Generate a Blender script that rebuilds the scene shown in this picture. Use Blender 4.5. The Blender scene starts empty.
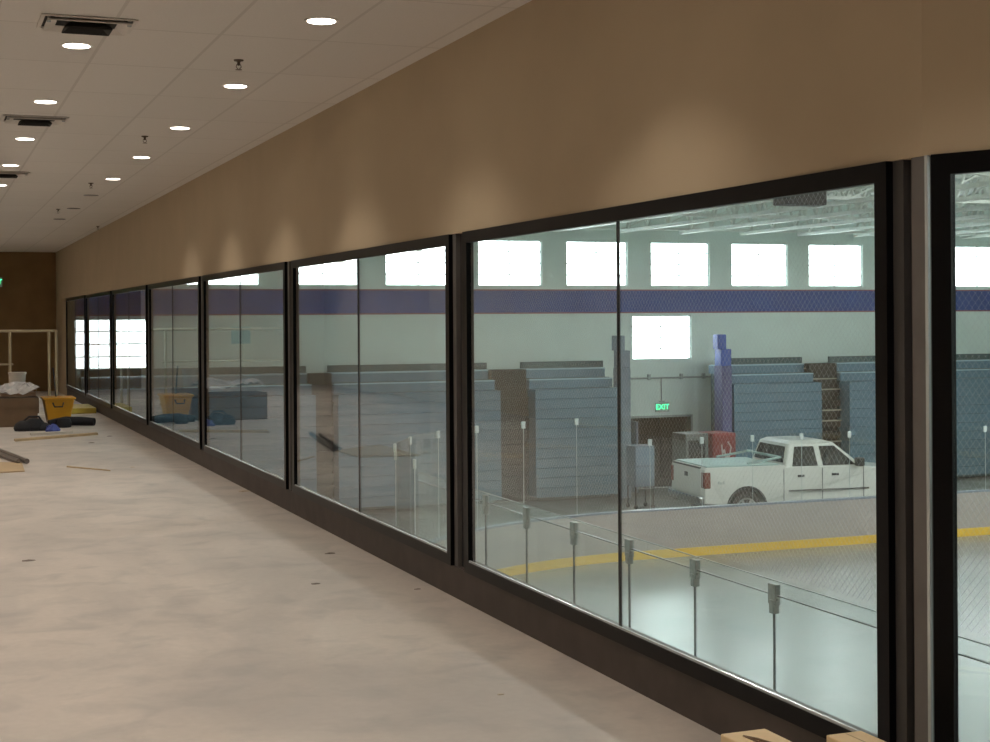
import bpy, bmesh, math, random
from math import sin, cos, tan, pi, radians, atan, sqrt, hypot
from mathutils import Vector, Matrix
random.seed(7)
S = bpy.context.scene
COL = S.collection

# ------------------------------------------------------------------ helpers
class MB:
    """collects shapes that become ONE mesh object"""
    def __init__(s): s.v = []; s.f = []
    def add(s, vs, fs):
        n = len(s.v); s.v += [tuple(v) for v in vs]; s.f += [tuple(i + n for i in f) for f in fs]; return s
    def box(s, x0, x1, y0, y1, z0, z1):
        return s.add([(x0,y0,z0),(x1,y0,z0),(x1,y1,z0),(x0,y1,z0),(x0,y0,z1),(x1,y0,z1),(x1,y1,z1),(x0,y1,z1)],
                     [(0,3,2,1),(4,5,6,7),(0,1,5,4),(1,2,6,5),(2,3,7,6),(3,0,4,7)])
    def prism(s, pts, d):
        """planar polygon pts extruded by vector d"""
        n = len(pts); d = Vector(d); P = [Vector(p) for p in pts]
        return s.add(P + [p + d for p in P],
                     [tuple(range(n - 1, -1, -1)), tuple(range(n, 2 * n))] +
                     [(i, (i + 1) % n, n + (i + 1) % n, n + i) for i in range(n)])
    def tube(s, pts, r, n=8, cap=True):
        P = [Vector(p) for p in pts]; rings = []
        if not isinstance(r, (list, tuple)): r = [r] * len(P)
        base = len(s.v); vs = []; fs = []
        up = None
        for i, p in enumerate(P):
            t = (P[min(i + 1, len(P) - 1)] - P[max(i - 1, 0)]).normalized()
            if up is None:
                up = Vector((0,0,1)) if abs(t.z) < .9 else Vector((1,0,0))
            a = t.cross(up)
            if a.length < 1e-5: a = t.cross(Vector((0,1,0)))
            a.normalize(); b = a.cross(t).normalized(); up = b
            for k in range(n):
                q = 2 * pi * (k + .5) / n
                vs.append(p + (a * cos(q) + b * sin(q)) * r[i])
        for i in range(len(P) - 1):
            for k in range(n):
                fs.append((i*n+k, i*n+(k+1)%n, (i+1)*n+(k+1)%n, (i+1)*n+k))
        if cap:
            fs.append(tuple(range(n-1,-1,-1))); fs.append(tuple((len(P)-1)*n+k for k in range(n)))
        return s.add(vs, fs)
    def lathe(s, prof, c, axis='Z', n=24, close=False):
        """prof: (radius, height) list turned about an axis through c"""
        vs = []; fs = []; m = len(prof)
        for r, hgt in prof:
            for k in range(n):
                q = 2 * pi * k / n; a, b = r * cos(q), r * sin(q)
                if axis == 'Z': vs.append((c[0]+a, c[1]+b, c[2]+hgt))
                elif axis == 'Y': vs.append((c[0]+a, c[1]+hgt, c[2]-b))
                else: vs.append((c[0]+hgt, c[1]+a, c[2]+b))
        for i in range(m - 1):
            for k in range(n):
                fs.append((i*n+k, i*n+(k+1)%n, (i+1)*n+(k+1)%n, (i+1)*n+k))
        if prof[0][0] > 1e-6: fs.append(tuple(range(n-1,-1,-1)))
        if prof[-1][0] > 1e-6: fs.append(tuple((m-1)*n+k for k in range(n)))
        return s.add(vs, fs)
    def xf(s, fn):
        s.v = [tuple(fn(*p)) for p in s.v]; return s
    def build(s, name, mat, parent=None, smooth=False, bevel=0, loc=None, weld=False):
        me = bpy.data.meshes.new(name)
        o = Vector(loc) if loc is not None else Vector((0,0,0))
        me.from_pydata([Vector(p) - o for p in s.v], [], s.f)
        bm = bmesh.new(); bm.from_mesh(me)
        if weld: bmesh.ops.remove_doubles(bm, verts=bm.verts, dist=1e-4)
        bmesh.ops.recalc_face_normals(bm, faces=bm.faces); bm.to_mesh(me); bm.free()
        me.materials.append(mat)
        if smooth:
            me.polygons.foreach_set('use_smooth', [True] * len(me.polygons))
            try: me.set_sharp_from_angle(angle=radians(40))
            except Exception: pass
        ob = bpy.data.objects.new(name, me); COL.objects.link(ob)
        ob.location = o
        if parent is not None: ob.parent = parent
        if bevel:
            b = ob.modifiers.new('bevel', 'BEVEL'); b.width = bevel; b.segments = 2; b.limit_method = 'ANGLE'
        return ob

def tag(o, label=None, cat=None, group=None, kind=None):
    if label: o['label'] = label
    if cat: o['category'] = cat
    if group: o['group'] = group
    if kind: o['kind'] = kind
    return o
def empty(name, loc=(0,0,0), rz=0):
    o = bpy.data.objects.new(name, None); COL.objects.link(o); o.location = loc; o.rotation_euler.z = rz
    o.empty_display_size = .1; return o
def copy_tree(o, parent=None):
    c = o.copy(); COL.objects.link(c)
    if parent is not None: c.parent = parent
    for ch in list(o.children): copy_tree(ch, c)
    return c
def struct(name, o):
    o['kind'] = 'structure'; return o

# ------------------------------------------------------------------ materials
def mat(name, col, rough=.5, metal=0, spec=.5, noise=0, scale=4, col2=None, bump=0, coat=0):
    m = bpy.data.materials.new(name); m.use_nodes = True
    nt = m.node_tree; b = nt.nodes['Principled BSDF']
    b.inputs['Base Color'].default_value = (*col, 1); b.inputs['Roughness'].default_value = rough
    b.inputs['Metallic'].default_value = metal; b.inputs['Specular IOR Level'].default_value = spec
    if coat: b.inputs['Coat Weight'].default_value = coat; b.inputs['Coat Roughness'].default_value = .08
    tc = nt.nodes.new('ShaderNodeTexCoord')
    nz = nt.nodes.new('ShaderNodeTexNoise'); nz.inputs['Scale'].default_value = scale; nz.inputs['Detail'].default_value = 6
    nt.links.new(tc.outputs['Object'], nz.inputs['Vector'])
    mx = nt.nodes.new('ShaderNodeMix'); mx.data_type = 'RGBA'
    c2 = col2 if col2 else tuple(max(0, c * (1 - noise)) for c in col)
    rp = nt.nodes.new('ShaderNodeValToRGB'); rp.color_ramp.elements[0].position = .35; rp.color_ramp.elements[1].position = .65
    nt.links.new(nz.outputs['Fac'], rp.inputs['Fac'])
    nt.links.new(rp.outputs['Color'], mx.inputs['Factor'])
    mx.inputs['A'].default_value = (*col, 1); mx.inputs['B'].default_value = (*c2, 1)
    if noise or col2: nt.links.new(mx.outputs['Result'], b.inputs['Base Color'])
    if bump:
        bp = nt.nodes.new('ShaderNodeBump'); bp.inputs['Strength'].default_value = bump; bp.inputs['Distance'].default_value = .01
        nt.links.new(nz.outputs['Fac'], bp.inputs['Height']); nt.links.new(bp.outputs['Normal'], b.inputs['Normal'])
    return m

def emit(name, col, strength):
    m = bpy.data.materials.new(name); m.use_nodes = True; nt = m.node_tree; nt.nodes.clear()
    e = nt.nodes.new('ShaderNodeEmission'); e.inputs['Color'].default_value = (*col, 1); e.inputs['Strength'].default_value = strength
    o = nt.nodes.new('ShaderNodeOutputMaterial'); nt.links.new(e.outputs[0], o.inputs['Surface']); return m

def glass(name, tint, f0=.04, haze=0, gloss_rough=0.0):
    """thin clear sheet: tinted see-through plus a Fresnel mirror, the same from both faces"""
    m = bpy.data.materials.new(name); m.use_nodes = True; nt = m.node_tree; nt.nodes.clear()
    N = nt.nodes.new; L = nt.links.new
    tr = N('ShaderNodeBsdfTransparent'); tr.inputs['Color'].default_value = (*tint, 1)
    gl = N('ShaderNodeBsdfGlossy'); gl.inputs['Roughness'].default_value = gloss_rough
    ge = N('ShaderNodeNewGeometry')
    dt = N('ShaderNodeVectorMath'); dt.operation = 'DOT_PRODUCT'; L(ge.outputs['Incoming'], dt.inputs[0]); L(ge.outputs['Normal'], dt.inputs[1])
    ab = N('ShaderNodeMath'); ab.operation = 'ABSOLUTE'; L(dt.outputs['Value'], ab.inputs[0])
    sb = N('ShaderNodeMath'); sb.operation = 'SUBTRACT'; sb.inputs[0].default_value = 1; L(ab.outputs[0], sb.inputs[1]); sb.use_clamp = True
    pw = N('ShaderNodeMath'); pw.operation = 'POWER'; L(sb.outputs[0], pw.inputs[0]); pw.inputs[1].default_value = 5
    ma = N('ShaderNodeMath'); ma.operation = 'MULTIPLY_ADD'; L(pw.outputs[0], ma.inputs[0]); ma.inputs[1].default_value = 1 - f0; ma.inputs[2].default_value = f0
    mx = N('ShaderNodeMixShader'); L(ma.outputs[0], mx.inputs['Fac']); L(tr.outputs[0], mx.inputs[1]); L(gl.outputs[0], mx.inputs[2])
    out = mx
    if haze:
        df = N('ShaderNodeBsdfDiffuse'); df.inputs['Color'].default_value = (.8,.8,.8,1)
        m2 = N('ShaderNodeMixShader'); m2.inputs['Fac'].default_value = haze
        L(mx.outputs[0], m2.inputs[1]); L(df.outputs[0], m2.inputs[2]); out = m2
    o = N('ShaderNodeOutputMaterial'); L(out.outputs[0], o.inputs['Surface']); return m

def concrete(name, a, b, c, rough=.5):
    m = bpy.data.materials.new(name); m.use_nodes = True; nt = m.node_tree; N = nt.nodes.new; L = nt.links.new
    bs = nt.nodes['Principled BSDF']; tc = N('ShaderNodeTexCoord')
    def noise(sc, det, lo, hi, dist=0, sy=1):
        mp = N('ShaderNodeMapping'); mp.inputs['Scale'].default_value = (1, sy, 1); L(tc.outputs['Object'], mp.inputs['Vector'])
        n = N('ShaderNodeTexNoise'); n.inputs['Scale'].default_value = sc; n.inputs['Detail'].default_value = det
        n.inputs['Distortion'].default_value = dist; L(mp.outputs[0], n.inputs['Vector'])
        r = N('ShaderNodeMapRange'); r.inputs['From Min'].default_value = lo; r.inputs['From Max'].default_value = hi
        L(n.outputs['Fac'], r.inputs['Value']); return r.outputs['Result'], n.outputs['Fac']
    f1, _ = noise(.9, 5, .35, .68, .8, .55); f2, _ = noise(3.2, 6, .48, .75, .5); f3, raw = noise(22, 4, .3, .8)
    m1 = N('ShaderNodeMix'); m1.data_type = 'RGBA'; L(f1, m1.inputs['Factor']); m1.inputs['A'].default_value = (*a,1); m1.inputs['B'].default_value = (*b,1)
    g = N('ShaderNodeMath'); g.operation = 'MULTIPLY'; L(f2, g.inputs[0]); g.inputs[1].default_value = .65
    m2 = N('ShaderNodeMix'); m2.data_type = 'RGBA'; L(g.outputs[0], m2.inputs['Factor']); L(m1.outputs['Result'], m2.inputs['A']); m2.inputs['B'].default_value = (*c,1)
    g2 = N('ShaderNodeMath'); g2.operation = 'MULTIPLY'; L(f3, g2.inputs[0]); g2.inputs[1].default_value = .22
    m3 = N('ShaderNodeMix'); m3.data_type = 'RGBA'; L(g2.outputs[0], m3.inputs['Factor']); L(m2.outputs['Result'], m3.inputs['A']); m3.inputs['B'].default_value = (*[x*.6 for x in a],1)
    L(m3.outputs['Result'], bs.inputs['Base Color'])
    r = N('ShaderNodeMapRange'); L(f1, r.inputs['Value']); r.inputs['To Min'].default_value = rough; r.inputs['To Max'].default_value = rough + .18
    L(r.outputs['Result'], bs.inputs['Roughness']); bs.inputs['Specular IOR Level'].default_value = .35
    bp = N('ShaderNodeBump'); bp.inputs['Strength'].default_value = .12; bp.inputs['Distance'].default_value = .004; L(raw, bp.inputs['Height']); L(bp.outputs[0], bs.inputs['Normal'])
    return m

def tiles(name, col, line, w, hgt):
    m = bpy.data.materials.new(name); m.use_nodes = True; nt = m.node_tree; N = nt.nodes.new; L = nt.links.new
    bs = nt.nodes['Principled BSDF']; tc = N('ShaderNodeTexCoord'); b = N('ShaderNodeTexBrick')
    mp = N('ShaderNodeMapping'); mp.inputs['Location'].default_value = (.24, .1, 0); L(tc.outputs['Object'], mp.inputs['Vector']); L(mp.outputs[0], b.inputs['Vector'])
    b.offset = 0; b.inputs['Scale'].default_value = 1; b.inputs['Brick Width'].default_value = w; b.inputs['Row Height'].default_value = hgt
    b.inputs['Mortar Size'].default_value = .012; b.inputs['Mortar Smooth'].default_value = .3
    b.inputs['Color1'].default_value = (*col,1); b.inputs['Color2'].default_value = (*[x*.96 for x in col],1); b.inputs['Mortar'].default_value = (*line,1)
    n = N('ShaderNodeTexNoise'); n.inputs['Scale'].default_value = 90; L(tc.outputs['Object'], n.inputs['Vector'])
    mx = N('ShaderNodeMix'); mx.data_type = 'RGBA'; mx.blend_type = 'MULTIPLY'; mx.inputs['Factor'].default_value = .12
    L(b.outputs['Color'], mx.inputs['A']); L(n.outputs['Fac'], mx.inputs['B']); L(mx.outputs['Result'], bs.inputs['Base Color'])
    bs.inputs['Roughness'].default_value = .9; bs.inputs['Specular IOR Level'].default_value = .15
    return m

M = {}
M['tan_wall'] = mat('tan_wall', (.46,.375,.265), .75, spec=.2, noise=.06, scale=1.5)
M['left_wall'] = mat('pale_tan_wall', (.66,.56,.44), .75, spec=.2, noise=.05, scale=1.5)
M['brown_wall'] = mat('brown_wall', (.27,.175,.085), .8, spec=.2, noise=.15, scale=2)
M['floor'] = concrete('corridor_concrete', (.60,.53,.475), (.45,.41,.38), (.35,.325,.31), .5)
M['ceiling'] = tiles('ceiling_tile', (.80,.765,.73), (.67,.635,.60), .61, 1.22)
M['black_metal'] = mat('black_anodised', (.004,.004,.005), .32, .0, .12, noise=.2, scale=9)
M['dark_recess'] = mat('dark_recess', (.03,.028,.03), .6, noise=.3, scale=8)
M['grey_strip'] = mat('grey_strip', (.135,.128,.123), .6, noise=.15, scale=6)
M['bead'] = mat('bead_and_glint', (.60,.66,.68), .25, .35, noise=.1)  # post beads, and the painted reflections on window ledges and vents
M['curb'] = mat('dark_brown_curb', (.068,.052,.046), .6, noise=.3, scale=5, bump=.1)
M['corr_glass'] = glass('corridor_glass', (.945,.975,.965), .055)
M['joint'] = mat('black_silicone', (.012,.012,.014), .4)
M['lamp_trim'] = mat('white_trim', (.75,.73,.70), .4, noise=.03)
M['reflector'] = mat('downlight_reflector', (.75,.74,.72), .25, .9, noise=.03)
M['lens_on'] = emit('downlight_lens', (1,.90,.76), 9)
M['lens_off'] = mat('unlit_lens', (.10,.095,.09), .3, noise=.1)
M['vent_white'] = mat('vent_white', (.66,.62,.58), .5, noise=.05)
M['vent_dark'] = mat('vent_dark', (.02,.018,.016), .8, noise=.2)
M['brass'] = mat('dark_bronze', (.12,.09,.06), .35, .8, noise=.1)
# rink
M['mint_wall'] = mat('mint_wall', (.72,.82,.78), .75, spec=.25, noise=.05, scale=1.2)
M['blue_band'] = mat('navy_band', (.04,.085,.30), .6, noise=.15, scale=2)
M['red_line'] = mat('red_line', (.32,.09,.10), .6, noise=.1)
M['slab'] = concrete('arena_slab', (.30,.30,.29), (.22,.225,.22), (.18,.18,.18), .55)
M['ice'] = mat('ice_sheet', (.275,.275,.27), .25, 0, .4, col2=(.235,.245,.243), scale=.9)
M['roof'] = mat('roof_deck', (.80,.86,.81), .6, noise=.12, scale=1)
M['steel'] = mat('pale_steel', (.66,.71,.66), .45, .0, noise=.15, scale=5)
M['board_white'] = mat('board_white', (.37,.335,.315), .4, noise=.06, scale=1.5)
M['kick_yellow'] = mat('kick_yellow', (.74,.47,.06), .35, noise=.08)
M['cap'] = mat('board_cap', (.20,.24,.30), .4, noise=.15)
M['rink_glass'] = glass('rink_glass', (.965,.985,.98))
M['seam_dark'] = mat('seam_dark', (.06,.075,.075), .3, noise=.1)
M['clamp_metal'] = mat('clamp_metal', (.26,.30,.29), .35, .3, noise=.2, scale=30)
M['post_pale'] = mat('post_pale', (.66,.74,.74), .35, .2, noise=.1)
M['net'] = mat('net_cord', (.58,.61,.62), .7, noise=.1)
M['bleacher'] = mat('bleacher_blue_grey', (.115,.215,.295), .5, noise=.1, scale=2)
M['bleach_edge'] = mat('bleacher_edge', (.42,.60,.70), .4, noise=.1)
M['bleach_dark'] = mat('bleacher_rail', (.05,.10,.11), .5, noise=.3, scale=12)
M['aisle'] = mat('aisle_dark', (.03,.028,.024), .7, noise=.3, scale=8)
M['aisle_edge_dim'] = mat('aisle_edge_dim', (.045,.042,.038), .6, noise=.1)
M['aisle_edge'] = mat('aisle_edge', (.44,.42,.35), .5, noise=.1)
M['cart_panel'] = mat('cart_panel', (.22,.30,.38), .5, noise=.1)
M['royal'] = mat('royal_blue', (.03,.10,.46), .5, noise=.15, scale=3)
M['violet'] = mat('violet_blue', (.09,.10,.25), .55, noise=.15, scale=3)
M['greyblue'] = mat('grey_blue', (.20,.26,.33), .55, noise=.2, scale=3)
M['sky_frame'] = mat('pale_frame', (.66,.74,.72), .5, noise=.05)
M['block'] = glass('window_block', (.96,.98,.98))
M['conduit'] = mat('conduit', (.36,.41,.40), .5, .3, noise=.1)
M['door_dark'] = mat('dark_hall', (.055,.055,.05), .8, noise=.3, scale=3)
M['sign_green'] = emit('exit_green', (.05,1,.35), 2.4)
M['sign_box'] = mat('sign_box', (.42,.46,.44), .5, noise=.05)
M['truck_white'] = mat('truck_white', (.80,.78,.74), .3, 0, .5, noise=.02, coat=.5)
M['truck_glass'] = mat('truck_glass', (.018,.022,.025), .08, 0, .6, noise=.1)
M['truck_dark'] = mat('truck_dark', (.025,.025,.027), .5, noise=.2)
M['rubber'] = mat('tyre_rubber', (.022,.021,.02), .8, noise=.2)
M['alloy'] = mat('wheel_alloy', (.50,.50,.50), .3, .8, noise=.1)
M['tail_red'] = mat('tail_red', (.20,.035,.02), .25, noise=.2)
M['chrome'] = mat('chrome', (.62,.63,.64), .18, 1, noise=.05)
M['cover'] = mat('bed_cover', (.42,.56,.55), .5, noise=.1)
M['vend_red'] = mat('vend_red', (.30,.045,.05), .35, noise=.1)
M['vend_white'] = mat('vend_script', (.75,.70,.68), .4, noise=.05)
M['vend_grey'] = mat('vend_grey', (.17,.185,.185), .45, noise=.1)
# clutter
M['card'] = mat('cardboard', (.16,.095,.05), .8, noise=.2, scale=6)
M['carton'] = mat('pale_carton', (.74,.56,.33), .75, noise=.08, scale=9)
M['carton_line'] = mat('carton_crease', (.16,.10,.06), .8, noise=.1)
M['plastic'] = mat('plastic_sheet', (.55,.53,.52), .25, noise=.25, scale=9)
M['yellow'] = mat('yellow_plastic', (.62,.30,.02), .4, noise=.1)
M['yellow_flat'] = mat('yellow_board', (.55,.42,.06), .5, noise=.1)
M['black_cloth'] = mat('black_cloth', (.012,.012,.016), .8, noise=.3, scale=12)
M['blue_rag'] = mat('blue_rag', (.07,.10,.38), .7, noise=.2)
M['wood'] = mat('pale_wood', (.50,.36,.20), .6, noise=.2, scale=7)
M['grey_bar'] = mat('grey_bar', (.20,.17,.15), .4, .5, noise=.2)
M['card_flat'] = mat('flat_cardboard', (.46,.33,.19), .8, noise=.1)
M['scaff'] = mat('scaffold_cream', (.42,.335,.21), .5, noise=.1)
M['white_pail'] = mat('white_pail', (.55,.50,.44), .45, noise=.1)
M['debris'] = mat('debris_dark', (.24,.20,.17), .8, noise=.3)
M['debris_pale'] = mat('debris_pale', (.60,.50,.38), .8, noise=.2)
M['pale_blue'] = mat('pale_blue_sheet', (.20,.32,.36), .6, noise=.05)

# ------------------------------------------------------------------ camera
F, CX, VPX, VPY, PH, EYE = 1480., 495., -76., 322., .0065, 1.65
TH = atan((CX - VPX) / F); HY = VPY - PH * (CX - VPX)
fw = Vector((sin(TH), cos(TH), 0)); rt = Vector((cos(TH), -sin(TH), 0)); up = Vector((0,0,1))
cr = rt * cos(PH) - up * sin(PH); cu = up * cos(PH) + rt * sin(PH)
cam = bpy.data.cameras.new('camera'); co = bpy.data.objects.new('camera', cam); COL.objects.link(co)
mw = Matrix((cr, cu, -fw)).transposed().to_4x4(); mw.translation = Vector((0,0,EYE)); co.matrix_world = mw
cam.sensor_fit = 'HORIZONTAL'; cam.sensor_width = 36; cam.lens = F / 990 * 36
cam.shift_x = 0; cam.shift_y = (HY - 371) / 990; cam.clip_start = .05; cam.clip_end = 300
S.camera = co

# ------------------------------------------------------------------ dimensions
WX = 2.92            # corridor face of the window wall
WT = .18             # its thickness
YE = 36.5            # end wall of corridor and rink
ZC = 3.28            # corridor ceiling
LX = -3.6            # left corridor wall
YB = -7.0            # wall behind the camera
ICE, SLAB = -3.0, -3.06
ROOF = 5.0
C0 = (2.92, 3.84)    # corner where the window wall bends
BD = (.42, -.907)    # direction of the bent stretch, away from the corner
TB = 4.75
BE = (C0[0] + BD[0] * TB, C0[1] + BD[1] * TB)
def bent(u, y, z):   # u = distance along the bent stretch from the corner, y = depth into the rink
    return (C0[0] + BD[0] * u - BD[1] * y, C0[1] + BD[1] * u + BD[0] * y, z)

# ------------------------------------------------------------------ corridor shell
def slab(z0, z1, extra=0):
    m = MB()
    pts = [(LX - .15, YB - .15), (BE[0] + WT + extra, YB - .15), (BE[0] + WT + extra, BE[1]), (C0[0] + WT + extra, C0[1]), (C0[0] + WT + extra, YE), (LX - .15, YE)]
    return m.prism([(x, y, z0) for x, y in pts], (0, 0, z1 - z0))
struct('floor', slab(-.25, 0).build('floor', M['floor']))
struct('ceiling', slab(ZC, ZC + .12, -.1).build('ceiling', M['ceiling']))
m = MB().box(LX - .15, LX, YB, YE, 0, ZC); struct('wall_left', m.build('wall_left', M['left_wall']))
m = MB().box(LX - .15, BE[0] + WT, YB - .15, YB, 0, ZC); struct('wall_back', m.build('wall_back', M['tan_wall']))
m = MB().box(LX - .15, WX + .02, YE, YE + .15, 0, ZC); struct('wall_end', m.build('wall_end', M['left_wall']))
struct('wall_end', MB().box(.95, WX, YE - .05, YE, 0, ZC).build('wall_end_brown', M['brown_wall']))
HEAD = 2.15; CURB = .185
P0, PER, FW = 4.01, 4.28, 4.04
m = MB()
m.box(WX, WX + WT, C0[1], YE, HEAD, ROOF)                       # wall above the windows
m.box(WX, WX + WT, P0 + 7 * PER - .0 + .02 - .02, YE, 0, HEAD) if False else None
YL = P0 + 6 * PER + FW                                           # end of the last frame
m.box(WX, WX + WT, YL, YE, 0, HEAD)
mb = MB().box(0, TB, 0, WT, HEAD, ROOF).xf(bent); m.add(mb.v, mb.f)
m.box(BE[0], BE[0] + WT, YB, BE[1], 0, ROOF)
struct('wall_right', m.build('wall_right', M['tan_wall']))
m = MB(); m.box(WX, WX + WT, C0[1], YL, 0, CURB)
mb = MB().box(0, TB, 0, WT, 0, CURB).xf(bent); m.add(mb.v, mb.f)
struct('baseboard_right', m.build('baseboard_right', M['curb']))

# window frames of the corridor
def bay(n, fn, fs, fe):
    """frame from fs (near) to fe (far) along the wall; fn maps (along, depth, z)"""
    d0, d1, w = -.014, .016, .065
    e = empty('window_%d' % n, fn(fs, 0, CURB)); e['kind'] = 'structure'
    L0 = Vector(e.location)
    def put(mb, name, mt, **k):
        o = mb.xf(lambda x, y, z: Vector(fn(x, y, z)) - L0).build(name, mt, e, **k); return o
    f = MB().box(fs, fs + w, d0, d1, CURB, HEAD).box(fe - w, fe, d0, d1, CURB, HEAD)
    f.box(fs + w, fe - w, d0, d1, HEAD - w, HEAD).box(fs + w, fe - w, d0, d1, CURB, CURB + w)
    put(f, 'frame', M['black_metal'])
    mid = (fs + fe) / 2
    for a, b in ((fs + w, mid - .006), (mid + .006, fe - w)):
        put(MB().box(a, b, .0, .008, CURB + w, HEAD - w), 'pane', M['corr_glass'])
    put(MB().box(mid - .006, mid + .006, -.002, .010, CURB + w, HEAD - w), 'joint', M['joint'])
    s = MB().box(fs + w, fe - w, -.010, -.001, CURB + w, CURB + w + .010)
    put(s, 'ledge_glint', M['bead'])  # pale strip standing in for bright window reflections along the ledge
    return e
straight = lambda a, d, z: (WX + d, a, z)
win_n = 0
for k in range(7):
    win_n += 1; bay(win_n, straight, P0 + k * PER, P0 + k * PER + FW)
win_n += 1; bay(win_n, lambda a, d, z: bent(a, d, z), .035, .035 + FW)
tn = 0
for k in range(7):                                               # posts between the frames
    y0 = P0 + k * PER + FW; y1 = P0 + (k + 1) * PER
    if k == 6: break
    tn += 1; e = empty('trim_%d' % tn, (WX, y0, CURB)); e['kind'] = 'structure'
    MB().box(.040, .055, 0, y1 - y0, 0, HEAD - CURB).build('recess', M['dark_recess'], e)
    MB().box(.012, .040, y1 - y0 - .055, y1 - y0, 0, HEAD - CURB).build('strip', M['grey_strip'], e)
    MB().box(.006, .03, .012, .02, .0, HEAD - CURB).build('bead', M['bead'], e)
tn += 1; e = empty('trim_%d' % tn, (WX, C0[1], CURB)); e['kind'] = 'structure'      # corner post
yy = P0 - C0[1]
MB().box(.04, .06, 0, yy, 0, HEAD - CURB).build('recess', M['dark_recess'], e)
MB().box(.012, .04, yy - .055, yy, 0, HEAD - CURB).build('strip', mat('dark_grey_strip', (.06,.056,.056), .6, noise=.15), e)
MB().box(.004, .04, -.004, .062, 0, HEAD - CURB).build('strip', M['grey_strip'], e)
mb = MB().box(.010, .020, -.008, .008, CURB, HEAD).xf(bent).xf(lambda x, y, z: (x - WX, y - C0[1], z - CURB)); mb.build('bead', M['bead'], e)

# ceiling downlights
SPOT_W = 31
def downlight(name, x, y, on):
    e = empty(name, (x, y, ZC))
    MB().lathe([(.095, 0), (.095, -.006), (.077, -.006), (.077, .0)], (0,0,0), n=28).build('trim_ring', M['lamp_trim'] if on else M['lens_off'], e, smooth=True)
    MB().lathe([(.077, -.004), (.072, .006), (.0, .006)], (0,0,-.004), n=28).build('lens', M['lens_on'] if on else M['lens_off'], e)
    if on:
        l = bpy.data.lights.new('lamp', 'SPOT'); l.energy = SPOT_W; l.color = (1,.90,.78); l.spot_size = radians(108); l.spot_blend = .5; l.shadow_soft_size = .075
        lo = bpy.data.objects.new('lamp', l); COL.objects.link(lo); lo.parent = e; lo.location = (0, 0, -.02)
    return e
proto_on = proto_off = None
order = ['nearest', 'second', 'third', 'fourth', 'fifth']
used = {}
GRP = 'round recessed ceiling downlights'
for row, (x, ys) in enumerate([(2.03, [7.86 + 2.385 * k for k in range(-5, 8)]), (.85, [9.04 + 2.385 * k for k in range(-6, 11)]),
                               (-.33, [7.86 + 2.385 * k for k in range(-5, 12)]), (-1.51, [9.04 + 2.385 * k for k in range(-6, 11)]), (-2.69, [7.86 + 2.385 * k for k in range(-5, 12)])]):
    for y in ys:
        on = row > 0 or y < 19
        if on:
            o = proto_on = downlight('ceiling_downlight', x, y, True) if proto_on is None else proto_on
            if used.get('on'): o = copy_tree(proto_on)
            used['on'] = 1
        else:
            o = proto_off = downlight('unlit_downlight', x, y, False) if proto_off is None else proto_off
            if used.get('off'): o = copy_tree(proto_off)
            used['off'] = 1
        o.location = (x, y, ZC)
        key = 'k%d' % row
        if row == 0 and on and y > 7:
            i = used.get(key, 0); used[key] = i + 1
            lab = 'lit round ceiling downlight, %s in the row running along the tan window wall' % (order[i] + ' and largest' if i == 0 else order[i])
        elif row == 1 and on and 8.9 < y < 19:
            i = used.get(key, 0); used[key] = i + 1
            lab = 'lit round ceiling downlight, %s in the row beside the air vents' % order[i] + (' at the left edge' if i == 4 else '')
        elif not on:
            i = used.get('u', 0); used['u'] = i + 1
            lab = ['unlit dark ceiling downlight just beyond the last lit one by the window wall', 'unlit dark ceiling downlight, middle one of three past the lit row', 'unlit dark ceiling downlight nearest the far brown end wall', 'unlit downlight'][i]
        else:
            lab = 'lit round recessed downlight on the ceiling outside the left or top edge'
        tag(o, lab, 'ceiling light', GRP)

# ceiling vents (square stepped diffusers) in the second row
def vent(x, y, lab):
    e = tag(empty('ceiling_vent', (x, y, ZC)), lab, 'vent', 'square ceiling air vents')
    def ring(a, b, z0, z1):
        m = MB()
        for sx, sy in ((1,0),(-1,0),(0,1),(0,-1)):
            t = Vector((sx, sy, 0)); q = Vector((-sy, sx, 0))
            p = [t*a + q*a, t*a - q*a, t*b - q*b, t*b + q*b]; zz = [z0, z0, z1, z1]
            top = [Vector((v.x, v.y, z)) for v, z in zip(p, zz)]
            m.add(top + [v + Vector((0,0,.008)) for v in top], [(0,1,2,3),(7,6,5,4),(0,4,5,1),(1,5,6,2),(2,6,7,3),(3,7,4,0)])
        return m
    MB().box(-.285, .285, -.285, .285, -.003, -.001).build('dark_core', M['vent_dark'], e)
    ring(.30, .275, -.012, -.012).build('frame', M['vent_white'], e)
    ring(.262, .19, -.03, -.006).build('louver', M['vent_white'], e)
    ring(.15, .10, -.05, -.015).build('louver', M['vent_dark'], e)
    for sx in (-1, 1): MB().box(sx*.25-.012, sx*.25+.012, -.24, -.2, -.035, -.003).build('vent_glint', M['bead'], e)  # bright specks of reflected light, put in as small pale blocks
    e.scale = (.84, .62, 1)
    return e
vent(.84, 8.34, 'square ceiling air vent with dark louvers, largest, near the top left corner')
vent(.84, 12.42, 'middle ceiling air vent with dark louvers, at left between two lit lamps')
vent(.84, 17.05, 'farthest ceiling air vent, a thin dark dash at the left edge')

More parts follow.
